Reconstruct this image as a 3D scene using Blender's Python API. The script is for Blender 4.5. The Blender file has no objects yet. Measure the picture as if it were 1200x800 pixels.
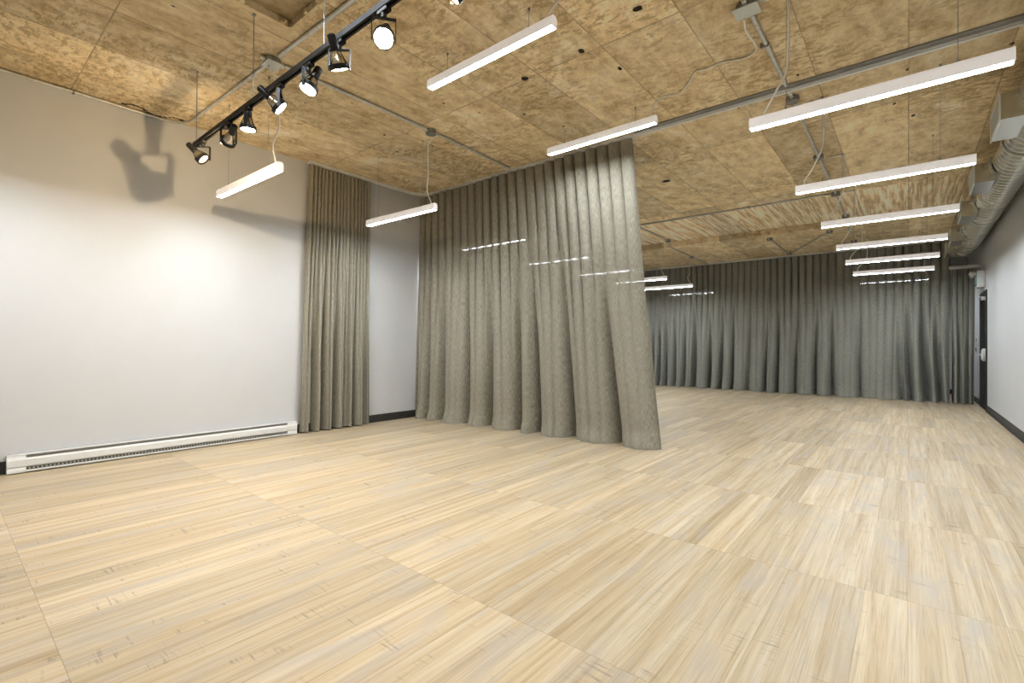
import bpy, bmesh, math, random
from mathutils import Vector, Matrix, noise

random.seed(7)
scene = bpy.context.scene
COL = scene.collection
PI = math.pi

# ------------------------------------------------------------------ room dimensions (metres)
LX, RX = -5.832, 1.070          # left / right wall
BY, FY = 15.6, -2.6            # back / front wall
CZ, CZ2, STEP_Y = 3.384, 3.275, 10.32   # ceiling, lower ceiling beyond the step
CAM_Z = 1.113

# ------------------------------------------------------------------ mesh builder
class MB:
    def __init__(self):
        self.v, self.f = [], []

    def add(self, vs, fs):
        b = len(self.v)
        self.v += [tuple(p) for p in vs]
        self.f += [tuple(i + b for i in f) for f in fs]
        return self

    def box(self, x0, x1, y0, y1, z0, z1, M=None, bev=0.0):
        if bev > 0:
            bm = bmesh.new()
            bmesh.ops.create_cube(bm, size=1)
            for v in bm.verts:
                v.co = Vector(((x0 + x1) / 2 + v.co.x * (x1 - x0), (y0 + y1) / 2 + v.co.y * (y1 - y0), (z0 + z1) / 2 + v.co.z * (z1 - z0)))
            bmesh.ops.bevel(bm, geom=bm.edges[:], offset=bev, segments=2, profile=0.5, affect='EDGES')
            bm.verts.index_update()
            vs = [v.co.copy() for v in bm.verts]
            fs = [[v.index for v in f.verts] for f in bm.faces]
            bm.free()
        else:
            vs = [Vector(p) for p in ((x0, y0, z0), (x1, y0, z0), (x1, y1, z0), (x0, y1, z0), (x0, y0, z1), (x1, y0, z1), (x1, y1, z1), (x0, y1, z1))]
            fs = [(0, 3, 2, 1), (4, 5, 6, 7), (0, 1, 5, 4), (1, 2, 6, 5), (2, 3, 7, 6), (3, 0, 4, 7)]
        if M is not None:
            vs = [M @ v for v in vs]
        return self.add(vs, fs)

    def tube(self, pts, r, n=10, cap=True):
        pts = [Vector(p) for p in pts]
        rs = r if isinstance(r, (list, tuple)) else [r] * len(pts)
        t0 = (pts[1] - pts[0]).normalized()
        ref = Vector((0, 0, 1)) if abs(t0.z) < 0.9 else Vector((1, 0, 0))
        nrm = t0.cross(ref).normalized()
        rings = []
        for i, p in enumerate(pts):
            a = pts[max(i - 1, 0)]
            b = pts[min(i + 1, len(pts) - 1)]
            t = (b - a).normalized()
            nrm = (nrm - t * nrm.dot(t)).normalized()
            bi = t.cross(nrm)
            rings.append([p + (nrm * math.cos(2 * PI * k / n) + bi * math.sin(2 * PI * k / n)) * rs[i] for k in range(n)])
        vs = [v for ring in rings for v in ring]
        fs = []
        for i in range(len(pts) - 1):
            for k in range(n):
                a, b = i * n + k, i * n + (k + 1) % n
                fs.append((a, b, b + n, a + n))
        if cap:
            fs.append(tuple(range(n - 1, -1, -1)))
            fs.append(tuple((len(pts) - 1) * n + k for k in range(n)))
        return self.add(vs, fs)

    def lathe(self, prof, n=24, M=None):
        """profile of (radius, height) about local Z"""
        vs, fs = [], []
        for (r, z) in prof:
            for k in range(n):
                vs.append(Vector((r * math.cos(2 * PI * k / n), r * math.sin(2 * PI * k / n), z)))
        for i in range(len(prof) - 1):
            for k in range(n):
                a, b = i * n + k, i * n + (k + 1) % n
                fs.append((a, b, b + n, a + n))
        fs.append(tuple(range(n - 1, -1, -1)))
        fs.append(tuple((len(prof) - 1) * n + k for k in range(n)))
        if M is not None:
            vs = [M @ v for v in vs]
        return self.add(vs, fs)

    def prism(self, poly, axis, a, b, M=None):
        """extrude a 2D polygon along an axis: 'x' -> poly in (y,z), 'y' -> (x,z), 'z' -> (x,y)"""
        def pt(p, h):
            return Vector({'x': (h, p[0], p[1]), 'y': (p[0], h, p[1]), 'z': (p[0], p[1], h)}[axis])
        n = len(poly)
        vs = [pt(p, a) for p in poly] + [pt(p, b) for p in poly]
        fs = [tuple(range(n - 1, -1, -1)), tuple(range(n, 2 * n))]
        fs += [(i, (i + 1) % n, n + (i + 1) % n, n + i) for i in range(n)]
        if M is not None:
            vs = [M @ v for v in vs]
        return self.add(vs, fs)

def obj(name, mb, mat, parent=None, smooth=False, angle=None, loc=None):
    me = bpy.data.meshes.new(name)
    me.from_pydata(mb.v, [], mb.f)
    bm = bmesh.new()
    bm.from_mesh(me)
    bmesh.ops.recalc_face_normals(bm, faces=bm.faces[:])
    bm.to_mesh(me)
    bm.free()
    me.materials.append(mat)
    if smooth:
        for p in me.polygons:
            p.use_smooth = True
        if angle:
            me.set_sharp_from_angle(angle=math.radians(angle))
    o = bpy.data.objects.new(name, me)
    COL.objects.link(o)
    if parent is not None:
        o.parent = parent
    if loc is not None:
        o.location = loc
    return o

def tag(o, label=None, cat=None, group=None, kind=None):
    if label: o['label'] = label
    if cat: o['category'] = cat
    if group: o['group'] = group
    if kind: o['kind'] = kind
    return o

def empty(name, loc, label, cat, group=None, rz=0):
    o = bpy.data.objects.new(name, None)
    COL.objects.link(o)
    o.empty_display_size = 0.05
    o.location = loc
    o.rotation_euler = (0, 0, rz)
    return tag(o, label, cat, group)

def spline(pts, sub=8):
    """Catmull-Rom through the points"""
    P = [Vector(p) for p in pts]
    P = [P[0] * 2 - P[1]] + P + [P[-1] * 2 - P[-2]]
    out = []
    for i in range(1, len(P) - 2):
        p0, p1, p2, p3 = P[i - 1:i + 3]
        for k in range(sub):
            t = k / sub
            out.append(0.5 * ((2 * p1) + (p2 - p0) * t + (2 * p0 - 5 * p1 + 4 * p2 - p3) * t * t + (3 * p1 - p0 - 3 * p2 + p3) * t ** 3))
    out.append(P[-2])
    return out

# ------------------------------------------------------------------ materials
def mat(name):
    m = bpy.data.materials.new(name)
    m.use_nodes = True
    nt = m.node_tree
    return m, nt, nt.nodes['Principled BSDF']

class N:
    """tiny node helper"""
    def __init__(self, nt):
        self.nt = nt
    def new(self, t, **kw):
        n = self.nt.nodes.new(t)
        for k, v in kw.items():
            setattr(n, k, v)
        return n
    def link(self, a, b):
        self.nt.links.new(a, b)
    def val(self, sock, v):
        if hasattr(v, 'is_linked') or hasattr(v, 'links'):
            self.link(v, sock)
        else:
            sock.default_value = v
    def math(self, op, a, b=0.0, clamp=False):
        n = self.new('ShaderNodeMath', operation=op)
        n.use_clamp = clamp
        self.val(n.inputs[0], a); self.val(n.inputs[1], b)
        return n.outputs[0]
    def mix(self, fac, a, b, blend='MIX'):
        n = self.new('ShaderNodeMix', data_type='RGBA', blend_type=blend)
        self.val(n.inputs[0], fac); self.val(n.inputs[6], a); self.val(n.inputs[7], b)
        return n.outputs[2]
    def ramp(self, fac, stops):
        n = self.new('ShaderNodeValToRGB')
        e = n.color_ramp.elements
        while len(e) < len(stops): e.new(0.5)
        for i, (p, c) in enumerate(stops):
            e[i].position = p
            e[i].color = c if len(c) == 4 else (*c, 1)
        self.link(fac, n.inputs[0])
        return n.outputs[0]
    def noise(self, vec, scale, detail=4, rough=0.5, dist=0.0, dims='3D', w=None):
        n = self.new('ShaderNodeTexNoise', noise_dimensions=dims)
        if vec is not None: self.link(vec, n.inputs['Vector'])
        n.inputs['Scale'].default_value = scale
        n.inputs['Detail'].default_value = detail
        n.inputs['Roughness'].default_value = rough
        n.inputs['Distortion'].default_value = dist
        if w is not None: self.val(n.inputs['W'], w)
        return n.outputs['Fac']
    def mapping(self, vec, scale=(1, 1, 1), loc=(0, 0, 0)):
        n = self.new('ShaderNodeMapping')
        self.link(vec, n.inputs[0])
        n.inputs['Location'].default_value = loc
        n.inputs['Scale'].default_value = scale
        return n.outputs[0]
    def pos(self):
        return self.new('ShaderNodeTexCoord').outputs['Object']
    def sep(self, vec):
        n = self.new('ShaderNodeSeparateXYZ'); self.link(vec, n.inputs[0]); return n.outputs
    def comb(self, x, y, z):
        n = self.new('ShaderNodeCombineXYZ')
        for i, v in enumerate((x, y, z)): self.val(n.inputs[i], v)
        return n.outputs[0]
    def bump(self, h, strength=0.2, dist=0.01):
        n = self.new('ShaderNodeBump')
        n.inputs['Strength'].default_value = strength
        n.inputs['Distance'].default_value = dist
        self.link(h, n.inputs['Height'])
        return n.outputs[0]

def plain(name, col, rough=0.5, metal=0.0, var=0.04, scale=30.0, bump=0.0):
    m, nt, b = mat(name)
    n = N(nt)
    nz = n.noise(n.pos(), scale, 3)
    dark = tuple(c * (1 - var) for c in col) + (1,)
    lite = tuple(min(1, c * (1 + var)) for c in col) + (1,)
    n.link(n.ramp(nz, [(0.3, dark), (0.7, lite)]), b.inputs['Base Color'])
    b.inputs['Roughness'].default_value = rough
    b.inputs['Metallic'].default_value = metal
    if bump:
        n.link(n.bump(nz, bump, 0.002), b.inputs['Normal'])
    return m

def emissive(name, col, strength):
    m, nt, b = mat(name)
    b.inputs['Base Color'].default_value = (0.8, 0.8, 0.8, 1)
    b.inputs['Emission Color'].default_value = (*col, 1)
    b.inputs['Emission Strength'].default_value = strength
    return m

def floor_material():
    m, nt, b = mat('oak_vinyl_planks')
    n = N(nt)
    P = n.pos()
    x, y, z = n.sep(P)
    W, L = 0.1524, 1.2192
    col = n.math('FLOOR', n.math('DIVIDE', x, W))
    # neighbouring planks keep their ends in line, with an occasional course shifted by half a plank
    row_f = n.math('DIVIDE', n.math('SUBTRACT', y, 0.302), L)
    row = n.math('FLOOR', row_f)
    wn = n.new('ShaderNodeTexWhiteNoise', noise_dimensions='2D')
    n.link(n.comb(col, row, 0), wn.inputs['Vector'])
    rnd = wn.outputs['Value']
    rc = n.sep(wn.outputs['Color'])
    # per plank offset of the grain
    gx = n.math('ADD', x, n.math('MULTIPLY', rc[0], 13.0))
    gy = n.math('ADD', y, n.math('MULTIPLY', rc[1], 17.0))
    G = n.comb(gx, gy, n.math('MULTIPLY', rnd, 9.0))
    streak = n.noise(n.mapping(G, (21, 0.55, 1)), 1.0, 6, 0.66, 0.7)
    fine = n.noise(n.mapping(G, (130, 2.6, 1)), 1.0, 5, 0.7, 0.5)
    broad = n.noise(n.mapping(G, (7.5, 1.7, 1)), 1.0, 4, 0.6, 0.5)
    c1 = n.ramp(streak, [(0.22, (0.37, 0.25, 0.125)), (0.36, (0.52, 0.385, 0.215)), (0.50, (0.625, 0.495, 0.305)), (0.64, (0.69, 0.58, 0.395)), (0.8, (0.74, 0.655, 0.49))])
    c2 = n.ramp(fine, [(0.3, (0.66, 0.63, 0.58)), (0.5, (1.0, 1.0, 1.0))])
    c = n.mix(0.7, c1, c2, 'MULTIPLY')
    # grey, weathered patches
    gmask = n.ramp(broad, [(0.50, (0, 0, 0)), (0.68, (1, 1, 1))])
    gm = n.math('MULTIPLY', gmask, 0.55)
    c = n.mix(gm, c, (0.50, 0.445, 0.37, 1))
    # saw marks: short lines across the grain inside scattered patches
    saw = n.noise(n.mapping(G, (5, 85, 1)), 1.0, 2, 0.5, 0.6)
    sawline = n.ramp(saw, [(0.55, (0, 0, 0)), (0.68, (1, 1, 1))])
    patch = n.noise(n.mapping(G, (9, 5.0, 1), (3, 7, 0)), 1.0, 2, 0.5)
    pm = n.ramp(patch, [(0.56, (0, 0, 0)), (0.68, (1, 1, 1))])
    c = n.mix(n.math('MULTIPLY', n.math('MULTIPLY', sawline, pm), 0.6), c, (0.22, 0.18, 0.14, 1))
    # per plank brightness
    pb = n.math('ADD', 0.88, n.math('MULTIPLY', rc[2], 0.2))
    c = n.mix(1.0, c, n.comb(pb, pb, pb), 'MULTIPLY')
    c = n.mix(1.0, c, (0.94, 0.955, 1.03, 1), 'MULTIPLY')
    # joints
    fx = n.math('ABSOLUTE', n.math('SUBTRACT', n.math('FRACT', n.math('DIVIDE', x, W)), 0.5))
    fy = n.math('ABSOLUTE', n.math('SUBTRACT', n.math('FRACT', row_f), 0.5))
    jx = n.math('GREATER_THAN', fx, 0.5 - 0.0010 / W)
    jy = n.math('GREATER_THAN', fy, 0.5 - 0.0016 / L)
    j = n.math('MAXIMUM', n.math('MULTIPLY', jx, 0.3), n.math('MULTIPLY', jy, 0.38))
    c = n.mix(j, c, (0.20, 0.14, 0.085, 1))
    n.link(c, b.inputs['Base Color'])
    rr = n.math('ADD', 0.42, n.math('MULTIPLY', fine, 0.16))
    n.link(rr, b.inputs['Roughness'])
    b.inputs['Specular IOR Level'].default_value = 0.35
    h = n.math('SUBTRACT', n.math('MULTIPLY', fine, 0.5), j)
    n.link(n.bump(h, 0.08, 0.002), b.inputs['Normal'])
    return m

def ceiling_material(name='board_marked_concrete', streaky=False, dark=1.0):
    m, nt, b = mat(name)
    n = N(nt)
    P = n.pos()
    x, y, z = n.sep(P)
    W, L = 0.6, 2.44
    cf = n.math('DIVIDE', n.math('ADD', x, 0.0), W)
    col = n.math('FLOOR', cf)
    wn1 = n.new('ShaderNodeTexWhiteNoise', noise_dimensions='1D')
    n.link(n.math('FLOOR', n.math('DIVIDE', col, 3.0)), wn1.inputs['W'])
    sh = n.math('MULTIPLY', n.math('GREATER_THAN', wn1.outputs['Value'], 0.72), 1.5)
    rf = n.math('DIVIDE', n.math('ADD', n.math('SUBTRACT', y, 0.785), sh), L)
    row = n.math('FLOOR', rf)
    wn = n.new('ShaderNodeTexWhiteNoise', noise_dimensions='2D')
    n.link(n.comb(col, row, 0), wn.inputs['Vector'])
    rc = n.sep(wn.outputs['Color'])
    big = n.noise(P, 0.75, 5, 0.6, 0.3)
    shift = n.comb(n.math('MULTIPLY', rc[1], 7.0), n.math('MULTIPLY', rc[2], 7.0), 0)
    va = n.new('ShaderNodeVectorMath', operation='ADD')
    n.link(P, va.inputs[0]); n.link(shift, va.inputs[1])
    PB = va.outputs[0]
    mid = n.noise(n.mapping(PB, (1.9, 1.0, 1)), 3.6, 12, 0.76, 0.2)
    grain = n.noise(n.mapping(PB, (0.8, 1.4, 1)), 15, 9, 0.78, 0.3)
    fine = n.noise(P, 60, 4, 0.7)
    c = n.ramp(mid, [(0.28, (0.25, 0.175, 0.085)), (0.43, (0.445, 0.345, 0.2)), (0.56, (0.55, 0.45, 0.285)), (0.74, (0.66, 0.585, 0.43))])
    # peeling flake pattern: darker crisp-edged patches
    flake = n.ramp(grain, [(0.50, (0, 0, 0)), (0.545, (1, 1, 1))])
    fm = n.ramp(big, [(0.44, (0, 0, 0)), (0.60, (1, 1, 1))])
    c = n.mix(n.math('MULTIPLY', n.math('MULTIPLY', flake, fm), 0.75), c, (0.30, 0.215, 0.10, 1))
    # pale lime bloom
    pale = n.noise(n.mapping(P, (1.3, 1, 1), (11, 4, 0)), 1.6, 7, 0.65, 0.8)
    pmk = n.ramp(pale, [(0.55, (0, 0, 0)), (0.70, (1, 1, 1))])
    c = n.mix(n.math('MULTIPLY', pmk, 0.62), c, (0.66, 0.605, 0.485, 1))
    # smaller dark stains and pits
    st = n.noise(n.mapping(P, (1, 1, 1), (5, 9, 0)), 5.0, 8, 0.75, 1.0)
    smk = n.ramp(st, [(0.61, (0, 0, 0)), (0.72, (1, 1, 1))])
    c = n.mix(n.math('MULTIPLY', smk, 0.5), c, (0.279, 0.191, 0.099, 1))
    pit = n.ramp(fine, [(0.70, (0, 0, 0)), (0.78, (1, 1, 1))])
    c = n.mix(n.math('MULTIPLY', pit, 0.25), c, (0.217, 0.162, 0.099, 1))
    # brush-like streaks along the boards on the strip in front of the step
    sk = n.noise(n.mapping(P, (26, 1.2, 1)), 1.0, 4, 0.6, 0.3)
    band = n.math('MULTIPLY', n.math('GREATER_THAN', y, 8.55), n.math('LESS_THAN', y, 10.32))
    sc = n.ramp(sk, [(0.42, (0.39, 0.291, 0.162)), (0.5, (0.607, 0.498, 0.325)), (0.62, (0.805, 0.741, 0.607))])
    c = n.mix(n.math('MULTIPLY', band, 0.6), c, sc)
    pb = n.math('ADD', 0.80, n.math('MULTIPLY', rc[0], 0.3))
    c = n.mix(1.0, c, n.comb(pb, pb, n.math('MULTIPLY', pb, 0.99)), 'MULTIPLY')
    # joints between the form boards (broken up)
    brk = n.noise(P, 3.5, 3)
    fx = n.math('ABSOLUTE', n.math('SUBTRACT', n.math('FRACT', n.math('ADD', cf, n.math('MULTIPLY', n.math('SUBTRACT', brk, 0.5), 0.01))), 0.5))
    fy = n.math('ABSOLUTE', n.math('SUBTRACT', n.math('FRACT', rf), 0.5))
    jx = n.math('GREATER_THAN', fx, 0.5 - 0.0045 / W)
    jy = n.math('GREATER_THAN', fy, 0.5 - 0.005 / L)
    j = n.math('MAXIMUM', jx, jy)
    jm = n.math('MULTIPLY', j, n.ramp(brk, [(0.36, (0.369, 0.369, 0.369)), (0.6, (0.89, 0.89, 0.89))]))
    c = n.mix(jm, c, (0.267, 0.191, 0.107, 1))
    c = n.mix(1.0, c, (1.76, 1.78, 1.90, 1), 'MULTIPLY')
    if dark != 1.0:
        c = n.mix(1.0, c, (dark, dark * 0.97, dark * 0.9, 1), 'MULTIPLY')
    n.link(c, b.inputs['Base Color'])
    b.inputs['Roughness'].default_value = 0.82
    b.inputs['Specular IOR Level'].default_value = 0.2
    h = n.math('SUBTRACT', n.math('ADD', n.math('MULTIPLY', grain, 0.6), n.math('MULTIPLY', mid, 0.6)), n.math('MULTIPLY', j, 0.7))
    n.link(n.bump(h, 0.35, 0.01), b.inputs['Normal'])
    return m

def fabric_material(name, base, light, sheer=0.03):
    m, nt, b = mat(name)
    n = N(nt)
    P = n.pos()
    uv = n.new('ShaderNodeUVMap').outputs[0]
    warp = n.noise(n.mapping(uv, (260, 18, 1)), 1.0, 3, 0.7)
    weft = n.noise(n.mapping(uv, (70, 240, 1)), 1.0, 3, 0.7)
    h = n.math('ADD', n.math('MULTIPLY', warp, 0.65), n.math('MULTIPLY', weft, 0.35))
    c = n.ramp(h, [(0.30, base), (0.5, tuple((a + d) / 2 for a, d in zip(base, light))), (0.70, light)])
    cloud = n.noise(P, 1.7, 3)
    k = n.math('ADD', 0.9, n.math('MULTIPLY', cloud, 0.2))
    c = n.mix(1.0, c, n.comb(k, k, k), 'MULTIPLY')
    n.link(c, b.inputs['Base Color'])
    b.inputs['Roughness'].default_value = 0.95
    b.inputs['Specular IOR Level'].default_value = 0.1
    b.inputs['Sheen Weight'].default_value = 0.15
    b.inputs['Sheen Roughness'].default_value = 0.5
    n.link(n.bump(h, 0.25, 0.002), b.inputs['Normal'])
    # the open weave lets a little light through where the cloth faces the eye squarely
    lw = n.new('ShaderNodeLayerWeight')
    lw.inputs['Blend'].default_value = 0.5
    face = n.math('POWER', n.math('SUBTRACT', 1.0, lw.outputs['Facing']), 3.0)
    n.link(n.math('SUBTRACT', 1.0, n.math('MULTIPLY', face, sheer)), b.inputs['Alpha'])
    return m

def galvanised(name, col=(0.62, 0.62, 0.58), rough=0.32, scale=18):
    m, nt, b = mat(name)
    n = N(nt)
    P = n.pos()
    v = n.new('ShaderNodeTexVoronoi')
    n.link(P, v.inputs['Vector'])
    v.inputs['Scale'].default_value = scale
    g = n.sep(v.outputs['Color'])[0]
    cl = n.noise(P, 4, 4)
    s = n.math('ADD', n.math('MULTIPLY', g, 0.3), n.math('MULTIPLY', cl, 0.7))
    n.link(n.ramp(s, [(0.2, tuple(c * 0.8 for c in col)), (0.8, tuple(min(1, c * 1.12) for c in col))]), b.inputs['Base Color'])
    b.inputs['Metallic'].default_value = 0.9
    n.link(n.math('ADD', rough - 0.06, n.math('MULTIPLY', s, 0.16)), b.inputs['Roughness'])
    return m

M_FLOOR = floor_material()
M_CEIL = ceiling_material()
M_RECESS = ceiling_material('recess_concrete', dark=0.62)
M_WALL = plain('white_painted_wall', (0.67, 0.67, 0.67), 0.6, 0, 0.012, 3.0, 0.02)
M_BASEB = plain('charcoal_rubber_base', (0.055, 0.054, 0.052), 0.5, 0, 0.1)
M_CURTAIN = fabric_material('heather_taupe_curtain', (0.15, 0.137, 0.106), (0.57, 0.535, 0.445), 0.022)
M_CURTAIN_D = fabric_material('heather_grey_curtain', (0.145, 0.142, 0.122), (0.52, 0.51, 0.445), 0.07)
M_WHITE = plain('white_enamel', (0.82, 0.82, 0.80), 0.35, 0, 0.02)
M_ALU = plain('white_curtain_track', (0.86, 0.85, 0.82), 0.4, 0.1, 0.03)
M_HOUSING_GLOW = plain('white_housing_added_glow', (0.80, 0.77, 0.75), 0.4, 0, 0.02)
_b = M_HOUSING_GLOW.node_tree.nodes['Principled BSDF']
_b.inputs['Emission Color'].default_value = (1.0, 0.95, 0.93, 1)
_b.inputs['Emission Strength'].default_value = 0.22      # added glow to keep the white housing bright
M_LENS = emissive('led_lens', (0.86, 0.93, 1.0), 82.0)
M_BLACK = plain('black_enamel', (0.014, 0.013, 0.012), 0.38, 0, 0.15)
M_BLACKM = plain('black_rail', (0.018, 0.017, 0.016), 0.55, 0.0, 0.15)
M_CHROME = plain('chrome', (0.75, 0.75, 0.74), 0.15, 1.0, 0.03)
M_STEEL = galvanised('galvanised_conduit', (0.72, 0.72, 0.68), 0.4, 30)
M_STEEL.node_tree.nodes['Principled BSDF'].inputs['Metallic'].default_value = 0.55
M_DUCT = galvanised('galvanised_duct', (0.72, 0.72, 0.67), 0.24, 5)
M_BOXST = galvanised('galvanised_box', (0.36, 0.36, 0.35), 0.45, 25)
M_COVER = plain('pale_box_cover', (0.66, 0.68, 0.65), 0.45, 0.1, 0.03)
M_CORD = plain('ivory_cord', (0.93, 0.88, 0.79), 0.55, 0, 0.03)
M_WIRE = plain('steel_wire', (0.42, 0.42, 0.41), 0.35, 0.8, 0.05)
M_GRILLE = plain('dark_grey_grille', (0.13, 0.13, 0.125), 0.5, 0.2, 0.1)
M_HEATSLOT = plain('heater_slot_grey', (0.20, 0.20, 0.185), 0.5, 0.2, 0.1)
M_FIN = plain('aluminium_fins', (0.55, 0.56, 0.55), 0.35, 0.8, 0.05)
M_DOOR = plain('charcoal_door_paint', (0.045, 0.044, 0.042), 0.45, 0, 0.08)
M_TEAL = plain('teal_sign_face', (0.05, 0.42, 0.42), 0.4, 0, 0.05)
M_HOLE = plain('dark_hole', (0.045, 0.035, 0.025), 0.9, 0, 0.3)
M_BULB = emissive('warm_bulb', (1.0, 0.80, 0.50), 45.0)
M_BULBHOT = emissive('warm_bulb_bright', (1.0, 0.84, 0.58), 120.0)
M_BULBDIM = emissive('warm_bulb_dim', (1.0, 0.85, 0.62), 0.08)
M_REFLECT = plain('bulb_reflector', (0.78, 0.74, 0.66), 0.18, 1.0, 0.03)

# ------------------------------------------------------------------ room shell
T = 0.15
def struct(name, mb, m):
    return tag(obj(name, mb, m), kind='structure')

struct('floor', MB().box(LX - T, RX + T, FY - T, BY + T, -0.1, 0), M_FLOOR)
struct('wall_left', MB().box(LX - T, LX, FY - T, BY + T, 0, CZ + 0.06), M_WALL)
# right wall with a door opening
DY0, DY1, DZ = 11.86, 12.80, 2.09
wr = MB()
wr.box(RX, RX + T, FY - T, DY0, 0, CZ + 0.06)
wr.box(RX, RX + T, DY1, BY + T, 0, CZ + 0.06)
wr.box(RX, RX + T, DY0, DY1, DZ, CZ + 0.06)
struct('wall_right', wr, M_WALL)
struct('wall_back', MB().box(LX, RX, BY, BY + T, 0, CZ + 0.06), M_WALL)
struct('wall_front', MB().box(LX, RX, FY - T, FY, 0, CZ + 0.06), M_WALL)

# ceiling with the cut-out recess in the upper left of the picture and the step down at the back
HX0, HX1, HY0, HY1, HD = -3.44, -2.45, 0.55, 1.632, 0.05
ce = MB()
z = CZ
def quad(mb, x0, x1, y0, y1, zz):
    mb.add([(x0, y0, zz), (x1, y0, zz), (x1, y1, zz), (x0, y1, zz)], [(0, 1, 2, 3)])
ce.box(LX - T, HX0, FY - T, STEP_Y, z, z + 0.06)
ce.box(HX1, RX + T, FY - T, STEP_Y, z, z + 0.06)
ce.box(HX0, HX1, FY - T, HY0, z, z + 0.06)
ce.box(HX0, HX1, HY1, STEP_Y, z, z + 0.06)
ceiling = struct('ceiling', ce, M_CEIL)
struct('ceiling', MB().box(LX - T, RX + T, STEP_Y + 0.0005, BY + T, CZ2, z + 0.06), M_CEIL)
rc = MB()
rc.box(HX0 - 0.001, HX1 + 0.001, HY0 - 0.001, HY1 + 0.001, z + HD, z + HD + 0.03)
recess = obj('recess', rc, M_RECESS, ceiling)
# ragged, spalled rim of the recess
rim = MB()
random.seed(3)
for k in range(46):
    t = random.random()
    if k % 2:
        px, py = HX0 + random.uniform(-0.004, 0.02), HY0 + (HY1 - HY0) * t
    else:
        px, py = HX0 + (HX1 - HX0) * t, HY1 + random.uniform(-0.02, 0.004)
    s = random.uniform(0.008, 0.022)
    Mx = Matrix.Translation((px, py, z + 0.004)) @ Matrix.Rotation(random.uniform(0, 6), 4, 'Z') @ Matrix.Rotation(random.uniform(-.6, .6), 4, 'X')
    rim.prism([(-s, -s * .6), (s * .7, -s), (s, s * .5), (-s * .3, s)], 'z', -0.006, 0.02, Mx)
obj('recess_rim', rim, M_CEIL, ceiling)

def blob(mb, cx, cy, rx, ry, zz, n=14, jit=0.25, depth=0.004):
    pts = []
    for k in range(n):
        a = 2 * PI * k / n
        q = 1 + random.uniform(-jit, jit)
        pts.append((cx + rx * q * math.cos(a), cy + ry * q * math.sin(a)))
    mb.prism(pts, 'z', zz - depth, zz + 0.002)

# cored holes, spalls and small pits in the slab
for (cx, cy, rx, ry) in ((-2.527, 3.209, 0.03, 0.03), (-1.411, 3.014, 0.034, 0.024), (-2.576, 6.445, 0.055, 0.045), (-1.95, 3.18, 0.02, 0.03)):
    mb = MB(); blob(mb, cx, cy, rx, ry, z, 16, 0.12, 0.003)
    obj('cored_hole', mb, M_HOLE, ceiling)
mb = MB()
for k in range(16):
    t = k / 15
    blob(mb, -5.775 + 0.05 * math.sin(t * 9), 1.15 + 0.5 * t, random.uniform(0.006, 0.018), random.uniform(0.014, 0.028), z, 9, 0.5, 0.003)
obj('crack', mb, M_HOLE, ceiling)
mb = MB()
for k in range(70):
    cx, cy = random.uniform(-5.2, 0.9), random.uniform(1.0, 9.5)
    s = random.uniform(0.005, 0.014)
    blob(mb, cx, cy, s, s * random.uniform(1, 2.2), z, 7, 0.4, 0.002)
obj('pitting', mb, M_HOLE, ceiling)

# rubber baseboards
def baseboard(name, x0, x1, y0, y1, lip):
    mb = MB()
    mb.box(x0, x1, y0, y1, 0, 0.105)
    return struct(name, mb, M_BASEB)
baseboard('baseboard_left', LX, LX + 0.009, FY, BY, 0)
br = MB()
br.box(RX - 0.009, RX, FY, DY0 - 0.06, 0, 0.105)
br.prism([(RX - 0.009, 0.0), (RX - 0.03, 0.0), (RX - 0.022, 0.012), (RX - 0.009, 0.03)], 'y', FY, DY0 - 0.06)
struct('baseboard_right', br, M_BASEB)
struct('baseboard_right', MB().box(RX - 0.009, RX, DY1 + 0.06, BY, 0, 0.105), M_BASEB)
struct('baseboard_back', MB().box(LX, RX, BY - 0.009, BY, 0, 0.105), M_BASEB)

# ------------------------------------------------------------------ door in the right wall
door = tag(obj('door_1', MB().box(RX + 0.03, RX + 0.075, DY0 + 0.045, DY1 - 0.045, 0.008, DZ - 0.045), M_DOOR),
           'charcoal door with dark frame in the right wall by the back curtain', 'door', kind='structure')
fr = MB()
fr.box(RX - 0.014, RX + T, DY0 - 0.05, DY0 + 0.045, 0, DZ + 0.05)
fr.box(RX - 0.014, RX + T, DY1 - 0.045, DY1 + 0.05, 0, DZ + 0.05)
fr.box(RX - 0.014, RX + T, DY0 + 0.045, DY1 - 0.045, DZ - 0.045, DZ + 0.05)
obj('door_frame', fr, M_DOOR, door)
hd = MB()
Mh = Matrix.Translation((RX - 0.028, DY0 + 0.36, 0.985)) @ Matrix.Rotation(PI / 2, 4, 'Y')
hd.lathe([(0.03, 0.06), (0.105, 0.052), (0.115, 0.03), (0.115, 0.0), (0.09, -0.012)], 24, Mh)
hd.tube([(RX - 0.04, DY0 + 0.36, 0.985), (RX - 0.055, DY0 + 0.36, 0.985), (RX - 0.06, DY0 + 0.5, 0.985)], 0.011, 10)
obj('door_handle', hd, M_WHITE, door, True, 35)
cl = MB()
cl.box(RX - 0.05, RX + 0.03, DY0 + 0.12, DY0 + 0.36, DZ - 0.115, DZ - 0.06, None, 0.006)
cl.tube([(RX - 0.03, DY0 + 0.3, DZ - 0.05), (RX - 0.07, DY0 + 0.55, DZ - 0.035), (RX - 0.02, DY0 + 0.75, DZ - 0.03)], 0.008, 8)
obj('door_closer', cl, M_WHITE, door)
obj('threshold', MB().box(RX - 0.02, RX + T, DY0, DY1, 0.0, 0.008), M_CHROME, door)

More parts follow.
